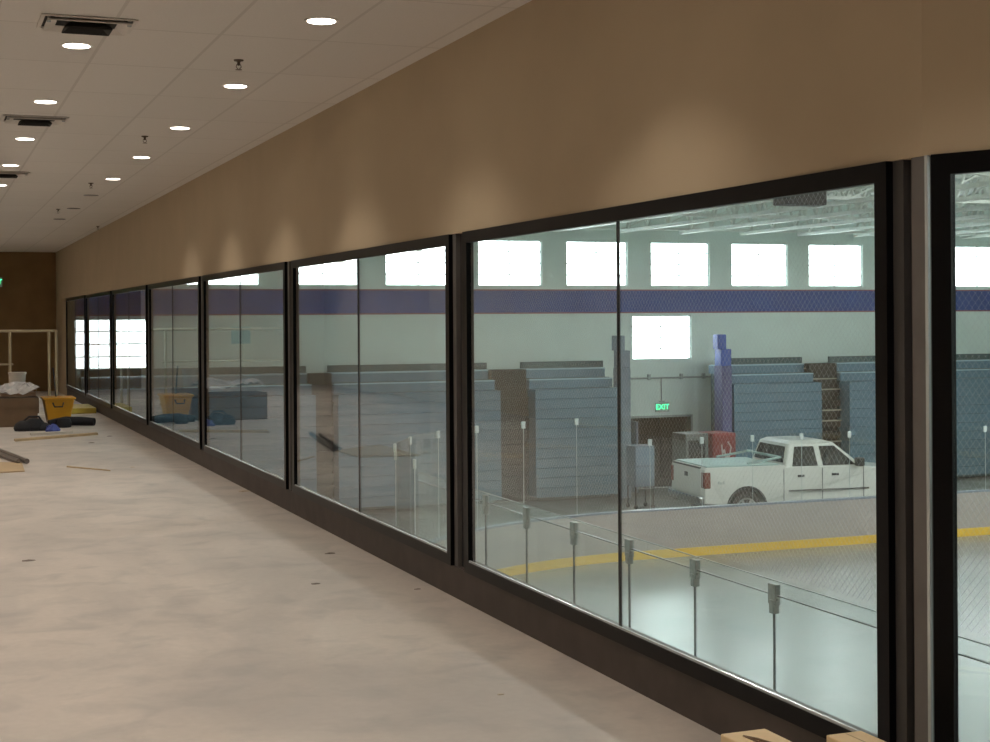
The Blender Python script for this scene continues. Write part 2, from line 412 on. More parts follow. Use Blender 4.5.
sp_labels = ['small dark sprinkler head above the second lit lamp from the top right', 'small dark sprinkler head just above the fourth lit lamp by the wall',
             'small dark sprinkler head between the last lit lamp and the unlit ones', 'small dark sprinkler head farthest away over the end of the corridor', 'tiny dark sprinkler head at the top of the tan wall near the far end']
for (x, y), lab in zip([(1.85, 9.23), (1.83, 13.31), (1.85, 18.03), (1.83, 22.36), (2.80, 26.2)], sp_labels):
    e = tag(empty('sprinkler_head', (x, y, ZC)), lab, 'sprinkler', 'ceiling sprinkler heads'); e.scale = (.8, .8, .8)
    MB().lathe([(.04, 0), (.036, -.01), (.018, -.014), (.012, -.02)], (0,0,0), n=16).build('escutcheon', M['brass'], e, smooth=True)
    b = MB().lathe([(.012, -.018), (.012, -.04), (.006, -.045)], (0,0,0), n=12)
    b.tube([(.014,0,-.035), (.02,0,-.055), (.004,0,-.075)], .003, 6).tube([(-.014,0,-.035), (-.02,0,-.055), (-.004,0,-.075)], .003, 6)
    b.build('body', M['brass'], e)
    MB().lathe([(.0, -.074), (.026, -.076), (.026, -.079), (.0, -.08)], (0,0,0), n=16).build('deflector', M['brass'], e)

# ------------------------------------------------------------------ writing
def text(body, size, mtl, parent, loc, rot, depth=.004, name='letters'):
    cu_ = bpy.data.curves.new(name, 'FONT'); cu_.body = body; cu_.size = size; cu_.extrude = depth; cu_.align_x = 'CENTER'; cu_.align_y = 'CENTER'
    ob = bpy.data.objects.new(name, cu_); COL.objects.link(ob)
    dg = bpy.context.evaluated_depsgraph_get(); me = bpy.data.meshes.new_from_object(ob.evaluated_get(dg))
    bpy.data.objects.remove(ob); bpy.data.curves.remove(cu_)
    me.materials.clear(); me.materials.append(mtl)
    o = bpy.data.objects.new(name, me); COL.objects.link(o); o.parent = parent; o.location = loc; o.rotation_euler = rot
    return o
def exit_sign(x, y, z, w, hgt, lab):
    e = tag(empty('exit_sign', (x, y, z)), lab, 'exit sign')
    MB().box(-w/2, w/2, -.05, 0, -hgt/2, hgt/2).build('housing', M['sign_box'], e, bevel=.006)
    MB().box(-w*.2, w*.2, -.02, 0, hgt/2, hgt/2 + .04).build('canopy', M['sign_box'], e)
    text('EXIT', hgt * .78, M['sign_green'], e, (0, -.054, 0), (pi/2, 0, 0))
    return e
exit_sign(1.53, YE - .05, 2.57, .36, .22, 'green lit exit sign high on the brown end wall, cut by left edge')
sh = MB().box(-1.72, -1.24, YE - .012, YE, 1.06, 1.48).build('wall_sheet', M['pale_blue']); tag(sh, 'plain pale blue sheet on tan end wall, seen mirrored in the windows', 'sheet')

# ------------------------------------------------------------------ rink shell
RX = 36.0; RY = -26.0
struct('floor', MB().box(WX + WT, RX, RY, YE, SLAB - .2, SLAB).build('rink_floor', M['slab']))
struct('wall', MB().box(WX + .02, WX + WT, RY, YE, SLAB, -.25).build('wall_gallery', M['mint_wall']))
struct('wall', MB().box(RX, RX + .2, RY, YE, SLAB, ROOF).build('wall_side', M['mint_wall']))
struct('wall', MB().box(WX, RX, RY - .2, RY, SLAB, ROOF).build('wall_south', M['mint_wall']))
struct('wall', MB().box(WX + .02, WX + WT, RY, YB - .15, -.25, ROOF).build('wall_gallery_end', M['mint_wall']))
struct('roof', MB().box(WX - .0, RX + .2, RY - .2, YE + .2, ROOF, ROOF + .15).build('ceiling_rink', M['roof']))
# far wall with its openings
UPX = [11.07 - 3 * 2.543 + 2.543 * k for k in range(0, 12)]
UPX = [x for x in UPX if x > 3.2 and x + 1.85 < RX]
holes = [(x, x + 1.83, 2.50, 3.73) for x in UPX]
LOWX = [3.25, 18.11]
holes += [(x, x + 1.84, .48, 1.70) for x in LOWX]
DOOR = (17.75, 19.9, SLAB, -1.12); holes.append(DOOR)
xs = sorted({WX + .02, RX} | {h[0] for h in holes} | {h[1] for h in holes}); zs = sorted({SLAB, ROOF} | {h[2] for h in holes} | {h[3] for h in holes})
m = MB()
for i in range(len(zs) - 1):
    x = 0
    while x < len(xs) - 1:
        zc = (zs[i] + zs[i+1]) / 2
        inh = lambda j: any(h[0] < (xs[j] + xs[j+1]) / 2 < h[1] and h[2] < zc < h[3] for h in holes)
        if inh(x): x += 1; continue
        j = x
        while j < len(xs) - 1 and not inh(j): j += 1
        m.box(xs[x], xs[j], YE, YE + .22, zs[i], zs[i+1]); x = j
struct('wall', m.build('wall_far', M['mint_wall']))
# windows of the far wall
for x0, x1, z0, z1 in holes[:-1]:
    win_n += 1; e = empty('window_%d' % win_n, (x0, YE, z0)); e['kind'] = 'structure'
    w, hh = x1 - x0, z1 - z0
    f = MB().box(0, w, .04, .16, 0, .03).box(0, w, .04, .16, hh - .03, hh).box(0, .03, .04, .16, .03, hh - .03).box(w - .03, w, .04, .16, .03, hh - .03)
    f.build('frame', M['sky_frame'], e)
    g = MB()
    for k in (1, 2, 3): g.box(.03, w - .03, .07, .13, hh * k / 4 - .014, hh * k / 4 + .014)
    g.box(w / 2 - .008, w / 2 + .008, .07, .13, .03, hh - .03)
    g.build('mortar_grid', M['sky_frame'], e)
    MB().box(.03, w - .03, .095, .105, .03, hh - .03).build('pane', M['block'], e)
# painted band with red edges
e = empty('trim_%d' % (tn + 1), (WX + WT, YE, 1.80)); e['kind'] = 'structure'
MB().box(0, RX - WX - WT, -.012, 0, .0, .58).build('blue_band', M['blue_band'], e)
MB().box(0, RX - WX - WT, -.014, 0, .58, .615).build('red_stripe', M['red_line'], e)
MB().box(0, RX - WX - WT, -.014, 0, -.035, 0).build('red_stripe', M['red_line'], e)
# dark doorway under the gap between the bleachers
e = empty('door_1', (DOOR[0], YE, SLAB)); e['kind'] = 'structure'
dw, dh = DOOR[1] - DOOR[0], DOOR[3] - DOOR[2]
r = MB().box(-.3, dw + .3, .22, 2.4, -.1, 0).box(-.3, dw + .3, .22, 2.4, dh, dh + .1).box(-.4, -.3, .22, 2.4, 0, dh).box(dw + .3, dw + .4, .22, 2.4, 0, dh).box(-.3, dw + .3, 2.4, 2.5, 0, dh)
r.build('passage', M['door_dark'], e)
MB().box(-.06, 0, -.02, .22, 0, dh + .06).box(dw, dw + .06, -.02, .22, 0, dh + .06).box(0, dw, -.02, .22, dh, dh + .06).build('door_frame', M['conduit'], e)
MB().box(.0, .05, -.95, -.02, 0.01, dh - .02).build('door_leaf', M['greyblue'], e)
# wall conduit and the sign under it
c = MB().tube([(17.7, YE - .03, -.02), (20.6, YE - .03, -.02)], .028, 8)
for x in (18.6, 19.6, 20.3): c.box(x - .04, x + .04, YE - .07, YE, -.07, .08)
c.tube([(18.98, YE - .03, -.02), (18.98, YE - .03, -.66)], .018, 8)
tag(c.build('wall_conduit', M['conduit']), 'thin grey conduit running across pale wall below lower bright window', 'conduit')
exit_sign(19.0, YE, -.83, .42, .26, 'green lit exit sign over the dark doorway behind the white truck')

# ------------------------------------------------------------------ roof steel
def joist(x):
    e = tag(empty('roof_joist', (x, RY + .1, ROOF)), 'pale open web steel joist under the rink roof', 'roof joist', 'rink roof joists')
    Lh = YE - RY - .2; d = .97
    MB().box(-.07, .07, 0, Lh, -.09, -.0).build('top_chord', M['steel'], e)
    MB().box(-.07, .07, 0, Lh, -d - .08, -d).build('bottom_chord', M['steel'], e)
    w = MB(); n = int(Lh / 1.1)
    for k in range(n):
        y = Lh * k / n; s_ = Lh / n
        w.tube([(0, y, -.06), (0, y + s_/2, -d)], .038, 5).tube([(0, y + s_/2, -d), (0, y + s_, -.06)], .038, 5)
    w.build('web', M['steel'], e)
    return e
j0 = joist(4.4)
for k in range(1, 17):
    o = copy_tree(j0); o.location.x = 4.4 + 1.9 * k
for k in range(16):                                              # bridging across the joists
    y = 36.0 - 2.6 * k
    xa = WX + WT + .01 if y > C0[1] else (BE[0] + WT + .03 if y > YB - .3 else WX + WT + .01)
    b = MB().box(xa, RX - .02, y - .04, y + .04, ROOF - .98, ROOF - .91) if k % 2 == 0 else MB().box(xa, RX - .02, y - .03, y + .03, ROOF - .16, ROOF - .1)
    for i in range(17):
        x = 4.4 + 1.9 * i
        if x + 1.9 > RX: break
        if x < xa: continue
        b.tube([(x, y, ROOF - .94), (x + 1.9, y, ROOF - .1)], .02, 4)
    tag(b.build('joist_bridging', M['steel']), 'pale cross bridging bar between the rink roof joists', 'roof bridging', 'rink roof bridging')
hb = empty('hanging_speaker', (14.16, 22.0, 3.57)); tag(hb, 'dark grey box hanging among the rink roof joists above the windows', 'hanging box')
MB().box(-.42, .42, -.2, .2, 0, .5).build('cabinet', M['truck_dark'], hb, bevel=.02)
for sx in (-.35, .35): MB().tube([(sx, 0, .5), (sx, 0, 1.42)], .012, 6).build('hanger', M['steel'], hb)

# rink lamps
M['bay_on'] = emit('high_bay_on', (1,1,.985), 215)
M['bay_dim'] = emit('high_bay_dimmed', (1,1,.985), 62)
hps = {}
for i, x in enumerate((9, 15, 21, 27, 33)):
    for j, y in enumerate((-18, -9, 0, 8, 15, 21)):
        if (x, y) == (15, 21): continue
        if (y > 10) not in hps:
            hps[y > 10] = o = empty('high_bay_lamp', (x, y, 4.2)); tag(o, 'lit high bay lamp hung below the rink roof, outside the frame', 'ceiling light', 'rink high bay lamps')
            MB().lathe([(.06, .48), (.11, .46), (.13, .30), (.10, .28), (.0, .28)], (0,0,0), n=20).build('housing', M['conduit'], o, smooth=True)
            MB().lathe([(.11, .28), (.23, .06), (.20, .0), (.0, -.03)], (0,0,0), n=20).build('lens', M['bay_on' if y > 10 else 'bay_dim'], o, smooth=True)
            MB().tube([(0,0,.4), (0,0,.80)], .01, 6).build('rod', M['steel'], o)
        else:
            o = copy_tree(hps[y > 10])
        o.location = (x, y, 4.2)

# ------------------------------------------------------------------ ice, boards, glass
BX0, BX1, BY, R = 6.215, 32.0, 25.5, 6.5
def path(n=18, y0=-24.0):
    p = [(BX0, y0), (BX0, BY - R)]
    for k in range(1, n): a = pi - pi / 2 * k / n; p.append((BX0 + R + R * cos(a), BY - R + R * sin(a)))
    p += [(BX0 + R, BY), (BX1 - R, BY)]
    for k in range(1, n): a = pi / 2 - pi / 2 * k / n; p.append((BX1 - R + R * cos(a), BY - R + R * sin(a)))
    p += [(BX1, BY - R), (BX1, y0)]
    return p
PT = path()
def sweep(prof):
    """profile (outward offset, z) carried along the rink outline"""
    vs = []; n = len(prof); N = len(PT)
    for i, (x, y) in enumerate(PT):
        a = Vector(PT[max(i-1,0)]); b = Vector(PT[min(i+1,N-1)]); t = (b - a).normalized(); nrm = Vector((-t.y, t.x))
        for o, z in prof: vs.append((x + nrm.x * o, y + nrm.y * o, z))
    fs = []
    for i in range(N - 1):
        for k in range(n): fs.append((i*n+k, i*n+(k+1)%n, (i+1)*n+(k+1)%n, (i+1)*n+k))
    fs += [tuple(range(n)), tuple((N-1)*n + k for k in range(n))]
    return MB().add(vs, fs)
m = MB().prism([(x, y, SLAB) for x, y in PT], (0, 0, ICE - SLAB)); o = m.build('ice_sheet', M['ice']); struct('ice', o)
db = tag(empty('dasher_boards', (BX0, BY, SLAB)), 'white rink boards with yellow kick strip curving round the far end of the ice', 'rink boards')
for prof, nm, mt in (([(0, ICE), (.12, ICE), (.12, -2.09), (0, -2.09)], 'panel', 'board_white'), ([(-.012, ICE), (0, ICE), (0, -2.835), (-.012, -2.835)], 'kick_plate', 'kick_yellow'),
                     ([(-.01, -2.09), (.15, -2.09), (.15, -2.055), (-.01, -2.055)], 'cap_rail', 'cap')):
    sweep(prof).xf(lambda x, y, z: (x - BX0, y - BY, z - SLAB)).build(nm, M[mt], db)
def glass_panel(p, q, z0, z1, end, lab, grp):
    """one tempered sheet from p to q standing on the boards, with its clamp at p"""
    p = Vector((*p, 0)); q = Vector((*q, 0)); t = (q - p).normalized(); nrm = Vector((-t.y, t.x, 0)); Lh = (q - p).length
    ang = math.atan2(t.y, t.x)
    e = tag(empty('rink_glass_panel', (p.x, p.y, z0), ang), lab, 'glass panel', grp); hh = z1 - z0
    MB().box(.007, Lh - .007, .05, .062, 0, hh).build('pane', M['rink_glass'], e)
    if end:
        MB().box(-.002, .002, .050, .062, 0, hh - .02).build('post', M['post_pale'], e)
        MB().box(-.04, .04, .04, .08, hh - .13, hh + .0).build('clamp', M['post_pale'], e, bevel=.012)
    else:
        MB().box(-.003, .003, .046, .066, 0, hh - .12).build('seam', M['seam_dark'], e)
        MB().box(.0, Lh, .049, .063, hh - .006, hh).build('edge', M['clamp_metal'], e)
        MB().box(.0, Lh, .046, .066, hh - .118, hh - .11).build('edge_strip', M['seam_dark'], e)
        c = MB().box(-.055, .055, .03, .08, hh - .19, hh - .03).box(-.03, .03, .025, .085, hh - .26, hh - .15)
        c.tube([(-.075, .07, hh - .13), (.07, .02, hh - .24)], .012, 6)
        c.build('clamp', M['clamp_metal'], e, bevel=.008)
    return e
ny = 0
ys = [9.97 - 1.268 * 9 + 1.268 * k for k in range(0, 16)]
for k, y in enumerate(ys):
    if k == 8: continue
    y2 = y + 1.268 * (2 if k == 7 else 1) - (.25 if k == 6 else 0)
    if k == 7: y -= .25
    glass_panel((BX0, y), (BX0, y2), -2.055, -.40, False, 'clear rink glass panel with steel clamp along the near side boards', 'near side rink glass panels')
ylast = ys[-1] + 1.268
nA = 8
pts = []
a0 = pi - math.asin(min(1, max(0, (ylast - (BY - R)) / R)))
for k in range(nA + 1):
    a = a0 + (pi / 2 - a0) * k / nA; pts.append((BX0 + R + R * cos(a), BY - R + R * sin(a)))
for k in range(nA):
    glass_panel(pts[k], pts[k+1], -2.055, -.24, True, 'clear rink glass panel with pale post around the far curved corner', 'corner rink glass panels')
x = BX0 + R + .33
while x < BX1 - R - .5:
    glass_panel((x, BY), (x + 1.135, BY), -2.055, -.70, True, 'clear rink glass panel with pale post along the far end boards', 'far end rink glass panels'); x += 1.135
# spectator netting above the near side glass: real cords
NY0, NY1, NZ0, NZ1, st, cw = .5, 18.6, -.38, ROOF - 1.1, .062, .0006
net = MB(); W_, H_ = NY1 - NY0, NZ1 - NZ0
k = -H_
while k < W_:
    for sgn in (1, -1):
        ya, za, yb, zb = k, 0, k + H_, H_
        if ya < 0: za = -ya; ya = 0
        if yb > W_: zb = H_ - (yb - W_); yb = W_
        if yb - ya > .02:
            A = (ya, za); B = (yb, zb)
            if sgn < 0: A = (W_ - ya, za); B = (W_ - yb, zb)
            net.tube([(0, A[0], A[1]), (0, B[0], B[1])], cw, 3, cap=False)
    k += st
o = net.build('spectator_net', M['net'], loc=(0,0,0)); o.location = (BX0 + .03, NY0, NZ0)
tag(o, 'fine grey diamond mesh netting hanging above the near rink glass', 'netting')
o = MB().tube([(BX0 + .03, NY0, NZ1), (BX0 + .03, NY1, NZ1)], .02, 8).build('net_rail', M['steel']); tag(o, 'pale steel pipe holding the top edge of the netting', 'pipe')

# ------------------------------------------------------------------ bleachers
def bleacher(x0, x1, aisles, lab, end):
    e = tag(empty('bleacher', (x0, YE, SLAB)), lab, 'bleacher')
    lx = lambda x: x - x0
    segs = []; a = x0
    for p, q in aisles: segs.append((a, p)); a = q
    segs.append((a, x1))
    top = .33 - SLAB
    tiers = [(top, -1.0), (top - .25, -1.45)] + [(top - .25 * k, -1.85 - .004 * k) for k in range(2, 13)]
    for a, b in segs:
        for k, (z, yf) in enumerate(tiers):
            bd = MB().box(lx(a), lx(b), yf, yf + .5, z - .241, z - .03).build('tier', M['bleacher'], e)
            ed = 'bleach_edge' if k < 2 else 'bleacher'
            MB().box(lx(a), lx(b), yf - .018, yf + .45, z - .03, z).build('nosing', M[ed], bd)
        MB().box(lx(a), lx(b), -.9, -.82, top + .01, top + .18).build('back_rail', M['bleach_dark'], e)
        MB().box(lx(a) + .01, lx(b) - .01, -1.3, -.6, 0, top - .24).build('understructure', M['bleach_dark'], e)
    for p, q in aisles:
        MB().box(lx(p), lx(q), -1.25, -.85, 0, top).build('aisle_back', M['aisle'], e)
        for k in range(10):
            z = top - .12 - .29 * k
            sk = -1.05 - .4 * min(1, k * .45)
            bd = MB().box(lx(p) + .02, lx(q) - .02, sk, sk + .3, z - .2, z - .04).build('aisle_step', M['aisle'], e)
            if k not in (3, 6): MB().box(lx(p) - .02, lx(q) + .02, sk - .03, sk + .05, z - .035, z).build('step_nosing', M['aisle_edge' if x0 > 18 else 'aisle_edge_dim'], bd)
    # end pads
    ex0, ex1, up_m, lo_m = end
    MB().box(lx(ex0) - .02, lx(ex0) + .24, -1.9, -1.62, 3.85, 4.24).build('end_pad', M[up_m], e, bevel=.02)
    MB().box(lx(ex0) + .06, lx(ex1), -1.92, -1.58, 3.4, 3.85).build('end_pad', M[up_m], e, bevel=.02)
    MB().box(lx(ex0) + .08, lx(ex1) + .0, -1.94, -1.5, .02, 3.4).build('end_pad', M[lo_m], e, bevel=.02)
    return e
bleacher(3.4, 16.8, [(8.75, 9.3), (13.5, 14.45)], 'long blue grey folded bleacher on far wall, left of the doorway', (16.72, 17.1, 'greyblue', 'greyblue'))
bleacher(20.2, 35.5, [(22.95, 23.85), (29.5, 30.4)], 'blue grey folded bleacher behind the truck with royal blue end pad', (19.72, 20.1, 'royal', 'violet'))

# ------------------------------------------------------------------ vending machines and cart
e = tag(empty('vending_machine', (19.15, 33.4, SLAB), 0), 'red vending machine with white script standing behind the truck bed', 'vending machine')
MB().box(-.30, .38, 0, .8, .08, 1.72).build('cabinet', M['vend_red'], e, bevel=.03)
MB().box(-.26, .34, -.02, .01, .12, 1.68).build('front_panel', M['vend_red'], e, bevel=.01)
MB().box(-.27, .35, .05, .75, 0, .08).build('base', M['truck_dark'], e)
sw = MB()
def ribbon(pts, r): sw.tube([(x_, -.025, z_) for x_, z_ in pts], r, 6)
ribbon([(.16 - .16*cos(q/6.) * (1 if q < 13 else .6) - .12, .55 + .022*q + .09*sin(q*.9)) for q in range(0, 40)], .022)
ribbon([(-.02, .5), (.12, .62), (.2, .85), (.16, 1.1), (.22, 1.35), (.12, 1.5)], .02)
sw.build('script_mark', M['vend_white'], e)
MB().box(.24, .31, -.03, -.015, .8, 1.1).build('coin_panel', M['vend_grey'], e)
e = tag(empty('drink_cooler', (18.12, 33.5, SLAB), 0), 'grey cooler cabinet with dark glass door left of the red machine', 'cooler')
MB().box(0, .66, 0, .75, .05, 1.72).build('cabinet', M['vend_grey'], e, bevel=.02)
MB().box(.08, .55, -.03, .0, .2, 1.55).build('glass_door', M['truck_glass'], e)
MB().box(.57, .60, -.06, -.01, .7, 1.1).build('handle', M['chrome'], e)
MB().box(.02, .64, .05, .7, 0, .05).build('base', M['truck_dark'], e)
e = tag(empty('rolling_cart', (16.15, 32.6, SLAB), 0), 'pale blue panelled cart on thin legs between bleacher end and truck tailgate', 'cart')
MB().box(.08, .62, 0, .5, .55, 1.55).build('body', M['greyblue'], e, bevel=.02)
MB().box(.10, .60, -.015, .0, .62, 1.02).build('panel', M['cart_panel'], e); MB().box(.10, .60, -.015, .0, 1.08, 1.5).build('panel', M['cart_panel'], e)
for lx_ in (.11, .59):
    for ly in (.04, .46): MB().tube([(lx_, ly, .08), (lx_, ly, .55)], .018, 6).lathe([(.0,-.02),(.05,-.02),(.05,.02),(.0,.02)], (lx_, ly, .05), 'Y', 12).build('leg', M['truck_dark'], e)

# ------------------------------------------------------------------ pickup truck
def truck(loc, rz):
    e = tag(empty('pickup_truck', loc, rz), 'white extended cab pickup truck parked behind the rink boards', 'truck')
    W = 2.0; wr, wf = 1.08, 4.76; RW = .39; RA = .47
    def arch(cx, n=10): return [(cx + RA * cos(pi - pi * k / n), .42 + RA * sin(pi - pi * k / n) * 1.04) for k in range(n + 1)]
    prof = [(.06, .62), (.06, 1.30), (.10, 1.34), (2.02, 1.34), (2.04, 1.30), (3.95, 1.27), (4.4, 1.22), (5.3, 1.13), (5.6, 1.05), (5.66, .8), (5.64, .5)]
    low = [(5.24, .42)] + list(reversed(arch(wf)))[0:] + [(4.2, .40), (1.62, .40)] + list(reversed(arch(wr))) + [(.5, .5), (.06, .55)]
    poly = prof + low
    def ycurve(x, y, z):   # slight tumblehome above and below the belt crease
        k = 1 - .05 * max(0, (z - .95)) / .4 - .06 * max(0, (.6 - z)) / .2
        fx = 1 - .10 * max(0, x - 5.0) / .66
        return (x, y * k * fx, z)
    body = MB()
    n = len(poly); vs = []
    cuts = [-1, -.985, .985, 1]
    for yy, ins in ((-.5, .985), (-.49, 1), (.49, 1), (.5, .985)):
        for px, pz in poly:
            cx_, cz_ = 2.9, .9
            vs.append(ycurve(cx_ + (px - cx_) * (1 if ins == 1 else .997), yy * W, cz_ + (pz - cz_) * (1 if ins == 1 else .985)))
    fs = [tuple(range(n)), tuple(reversed(range(3*n, 4*n)))]
    for r in range(3): fs += [(r*n+i, (r+1)*n+i, (r+1)*n+(i+1)%n, r*n+(i+1)%n) for i in range(n)]
    body.add(vs, fs); body.build('body', M['truck_white'], e)
    # cab
    def frus(b, t, zb, zt):
        (bx0, bx1, bw), (tx0, tx1, tw) = b, t
        return [(bx0,-bw,zb),(bx1,-bw,zb),(bx1,bw,zb),(bx0,bw,zb),(tx0,-tw,zt),(tx1,-tw,zt),(tx1,tw,zt),(tx0,tw,zt)]
    FB = ((2.04, 4.02, .93), (2.20, 3.36, .74), 1.26, 1.80)
    cab = MB().add(frus(*FB), [(0,3,2,1),(4,5,6,7),(0,1,5,4),(1,2,6,5),(2,3,7,6),(3,0,4,7)])
    cab.add([(2.2,-.74,1.80),(3.36,-.74,1.80),(3.36,.74,1.80),(2.2,.74,1.80),(2.32,-.60,1.865),(3.15,-.60,1.865),(3.15,.60,1.865),(2.32,.60,1.865)], [(4,5,6,7),(0,1,5,4),(1,2,6,5),(2,3,7,6),(3,0,4,7)])
    cab.build('cab', M['truck_white'], e, bevel=.04, weld=True)
    def lerp(a, b, t): return Vector(a) + (Vector(b) - Vector(a)) * t
    def pane(quad, nm, outv):
        MB().prism(quad, outv).build(nm, M['truck_glass'], e)
    for s in (-1, 1):
        def P(x_b, x_t, f):   # point on the cab's side plane at height fraction f
            return lerp((x_b, s * .93, 1.26), (x_t, s * .74, 1.80), f)
        o_ = (0, s * .012, .004)
        pane([P(2.22, 2.33, .08), P(2.86, 2.86, .08), P(2.86, 2.82, .88), P(2.28, 2.36, .88)], 'rear_side_window', o_)
        pane([P(3.00, 3.00, .08), P(3.86, 3.3, .08), P(3.88, 3.28, .80) if False else P(3.72, 3.29, .88), P(2.98, 2.96, .88)], 'front_side_window', o_)
        MB().box(2.33, 2.48, s * 1.0 - .02, s * 1.0 + .02, 1.07, 1.12).build('door_handle', M['truck_dark'], e)
        MB().box(3.18, 3.34, s * 1.0 - .02, s * 1.0 + .02, 1.08, 1.13).build('door_handle', M['truck_dark'], e)
        g = MB()
        for x_ in (1.98, 2.94, 3.98): g.box(x_ - .006, x_ + .006, s * .995 - .008, s * .995 + .008, .5, 1.26)
        g.build('door_gap', M['vend_grey'], e)
        MB().box(2.1, 4.1, s * 1.0 - .016, s * 1.0 + .016, .75, .785).build('side_trim', M['chrome'], e)
        MB().box(1.62, 4.22, s * .93 - .05, s * .93 + .05, .34, .42).build('running_board', M['truck_dark'], e)
        MB().box(3.74, 3.90, s * 1.10 - .11, s * 1.10 + .11, 1.28, 1.48).build('door_mirror', M['truck_dark'], e, bevel=.03)
        MB().box(.045, .20, s * .90 - .10, s * .90 + .105, .88, 1.24).build('tail_light', M['tail_red'], e, bevel=.02)
        for cx_ in (wr, wf):
            arc = [(cx_ + (RA + .0) * cos(q), s * .99, .42 + (RA + .0) * sin(q)) for q in [pi * k / 14 for k in range(15)]]
            MB().tube(arc, .03, 6).build('wheel_lip', M['truck_dark'], e, smooth=True)
            MB().box(cx_ - .5, cx_ + .5, s * .62 - .02, s * .62 + .02, .35, .95).build('wheel_well', M['truck_dark'], e)
            wh = MB().lathe([(.0,-.12), (.24,-.12), (.36,-.12), (RW,-.08), (RW,.08), (.36,.12), (.24,.12), (.0,.12)], (cx_, s * .83, RW), 'Y', 28).build('wheel', M['rubber'], e, smooth=True)
            rm = MB().lathe([(.0,-.01), (.07,-.015), (.08,-.005)], (cx_, s * .83 + s * .125, RW), 'Y', 20)
            for q in range(6):
                a = q * pi / 3; rm.prism([(cx_ + .06*cos(a-.4), s*.955, RW + .06*sin(a-.4)), (cx_ + .24*cos(a-.13), s*.955, RW + .24*sin(a-.13)), (cx_ + .24*cos(a+.13), s*.955, RW + .24*sin(a+.13)), (cx_ + .06*cos(a+.4), s*.955, RW + .06*sin(a+.4))], (0, s*.012, 0))
            rm.tube([(cx_ + .235*cos(q*pi/12), s*.955, RW + .235*sin(q*pi/12)) for q in range(25)], .02, 6).build('rim', M['alloy'], wh)
    # windshield, rear window
    B_, T_ = FB[0], FB[1]
    wA = [lerp((4.02, -.80, 1.26), (3.36, -.62, 1.80), .1), lerp((4.02, .80, 1.26), (3.36, .62, 1.80), .1), lerp((4.02, .80, 1.26), (3.36, .62, 1.80), .92), lerp((4.02, -.80, 1.26), (3.36, -.62, 1.80), .92)]
    pane(wA, 'windshield', (.012, 0, .008))
    wB = [lerp((2.04, -.78, 1.26), (2.20, -.64, 1.80), .22), lerp((2.04, .78, 1.26), (2.20, .64, 1.80), .22), lerp((2.04, .78, 1.26), (2.20, .64, 1.80), .88), lerp((2.04, -.78, 1.26), (2.20, -.64, 1.80), .88)]
    pane(wB, 'rear_window', (-.012, 0, .003))
    # bed cover, head rail, tailgate, bumpers
    MB().box(.14, 1.9, -.90, .90, 1.335, 1.375).build('bed_cover', M['cover'], e, bevel=.015)
    MB().tube([(1.15, -.86, 1.40), (1.95, -.86, 1.52), (1.95, .86, 1.52), (1.15, .86, 1.40)], .028, 8).build('bed_rail', M['cover'], e)
    tg = MB().box(.03, .075, -.80, .80, .72, 1.32).build('tailgate', M['truck_white'], e, bevel=.015)
    MB().box(.015, .04, -.09, .09, 1.08, 1.18).build('tailgate_handle', M['truck_dark'], tg)
    MB().box(.02, .06, -.78, .78, 1.31, 1.345).build('tailgate_cap', M['truck_dark'], tg)
    MB().box(-.06, .10, -.95, .95, .50, .70).build('rear_bumper', M['chrome'], e, bevel=.03)
    MB().box(-.064, -.05, -.16, .16, .53, .66).build('licence_plate', M['vend_grey'], e)
    MB().box(5.6, 5.74, -.9, .9, .45, .68).build('front_bumper', M['chrome'], e, bevel=.03)
    MB().box(5.58, 5.66, -.55, .55, .72, 1.0).build('grille', M['truck_dark'], e)
    for s in (-1, 1): MB().box(5.5, 5.62, s * .72 - .14, s * .72 + .14, .78, 1.0).build('headlight', M['sky_frame'], e, bevel=.02)
    MB().box(.3, 5.4, -.42, .42, .30, .45).build('chassis', M['truck_dark'], e)
    # the small raised badge on the bed side
    for s in (-1, 1): text('4x4', .12, M['conduit'], e, (.45, s * .985, 1.0), (pi/2, 0, 0 if s < 0 else pi), .003, 'badge')
    return e
AL = -radians(6)
c, s_ = cos(AL), sin(AL)
truck((16.13 - (0 * c + 1.0 * s_), 29.05 + 1.0 * c - 0 * s_, SLAB), AL)

# ------------------------------------------------------------------ clutter in the corridor
def lump(mb_pts, amp, seed):
    rnd = random.Random(seed)
    return [(x + rnd.uniform(-amp, amp), y + rnd.uniform(-amp, amp), z + rnd.uniform(-amp, amp)) for x, y, z in mb_pts]
e = tag(empty('cardboard_box', (1.08, 24.3, 0)), 'large brown cardboard box on the floor under a plastic sheet', 'box')
MB().box(-.55, .58, 0, .75, 0, .44).build('body', M['card'], e, bevel=.01)
MB().box(.58, .60, .02, .73, .2, .45).build('flap', M['card'], e); MB().box(-.54, .6, -.02, .0, .30, .45).build('flap', M['card'], e)
def sheet(name, x0, x1, y0, y1, z, nx, ny, amp, mt, lab, cat, drop=.0):
    rnd = random.Random(3); vs = []; fs = []
    for i in range(nx + 1):
        for j in range(ny + 1):
            u, v = i / nx, j / ny
            edge = max(0, abs(2*u - 1) - .85) / .15; edge2 = max(0, abs(2*v - 1) - .85) / .15
            vs.append((x0 + (x1-x0)*u, y0 + (y1-y0)*v, z + .09 * (1 - (2*u-1)**2) * (1 - (2*v-1)**2) + amp * (rnd.random() + .6 * sin(7*u + 3*v)) - drop * max(edge, edge2)))
    for i in range(nx):
        for j in range(ny): fs.append((i*(ny+1)+j, (i+1)*(ny+1)+j, (i+1)*(ny+1)+j+1, i*(ny+1)+j+1))
    o = MB().add(vs, fs).build(name, mt, smooth=False); md = o.modifiers.new('solid', 'SOLIDIFY'); md.thickness = .004
    return tag(o, lab, cat)
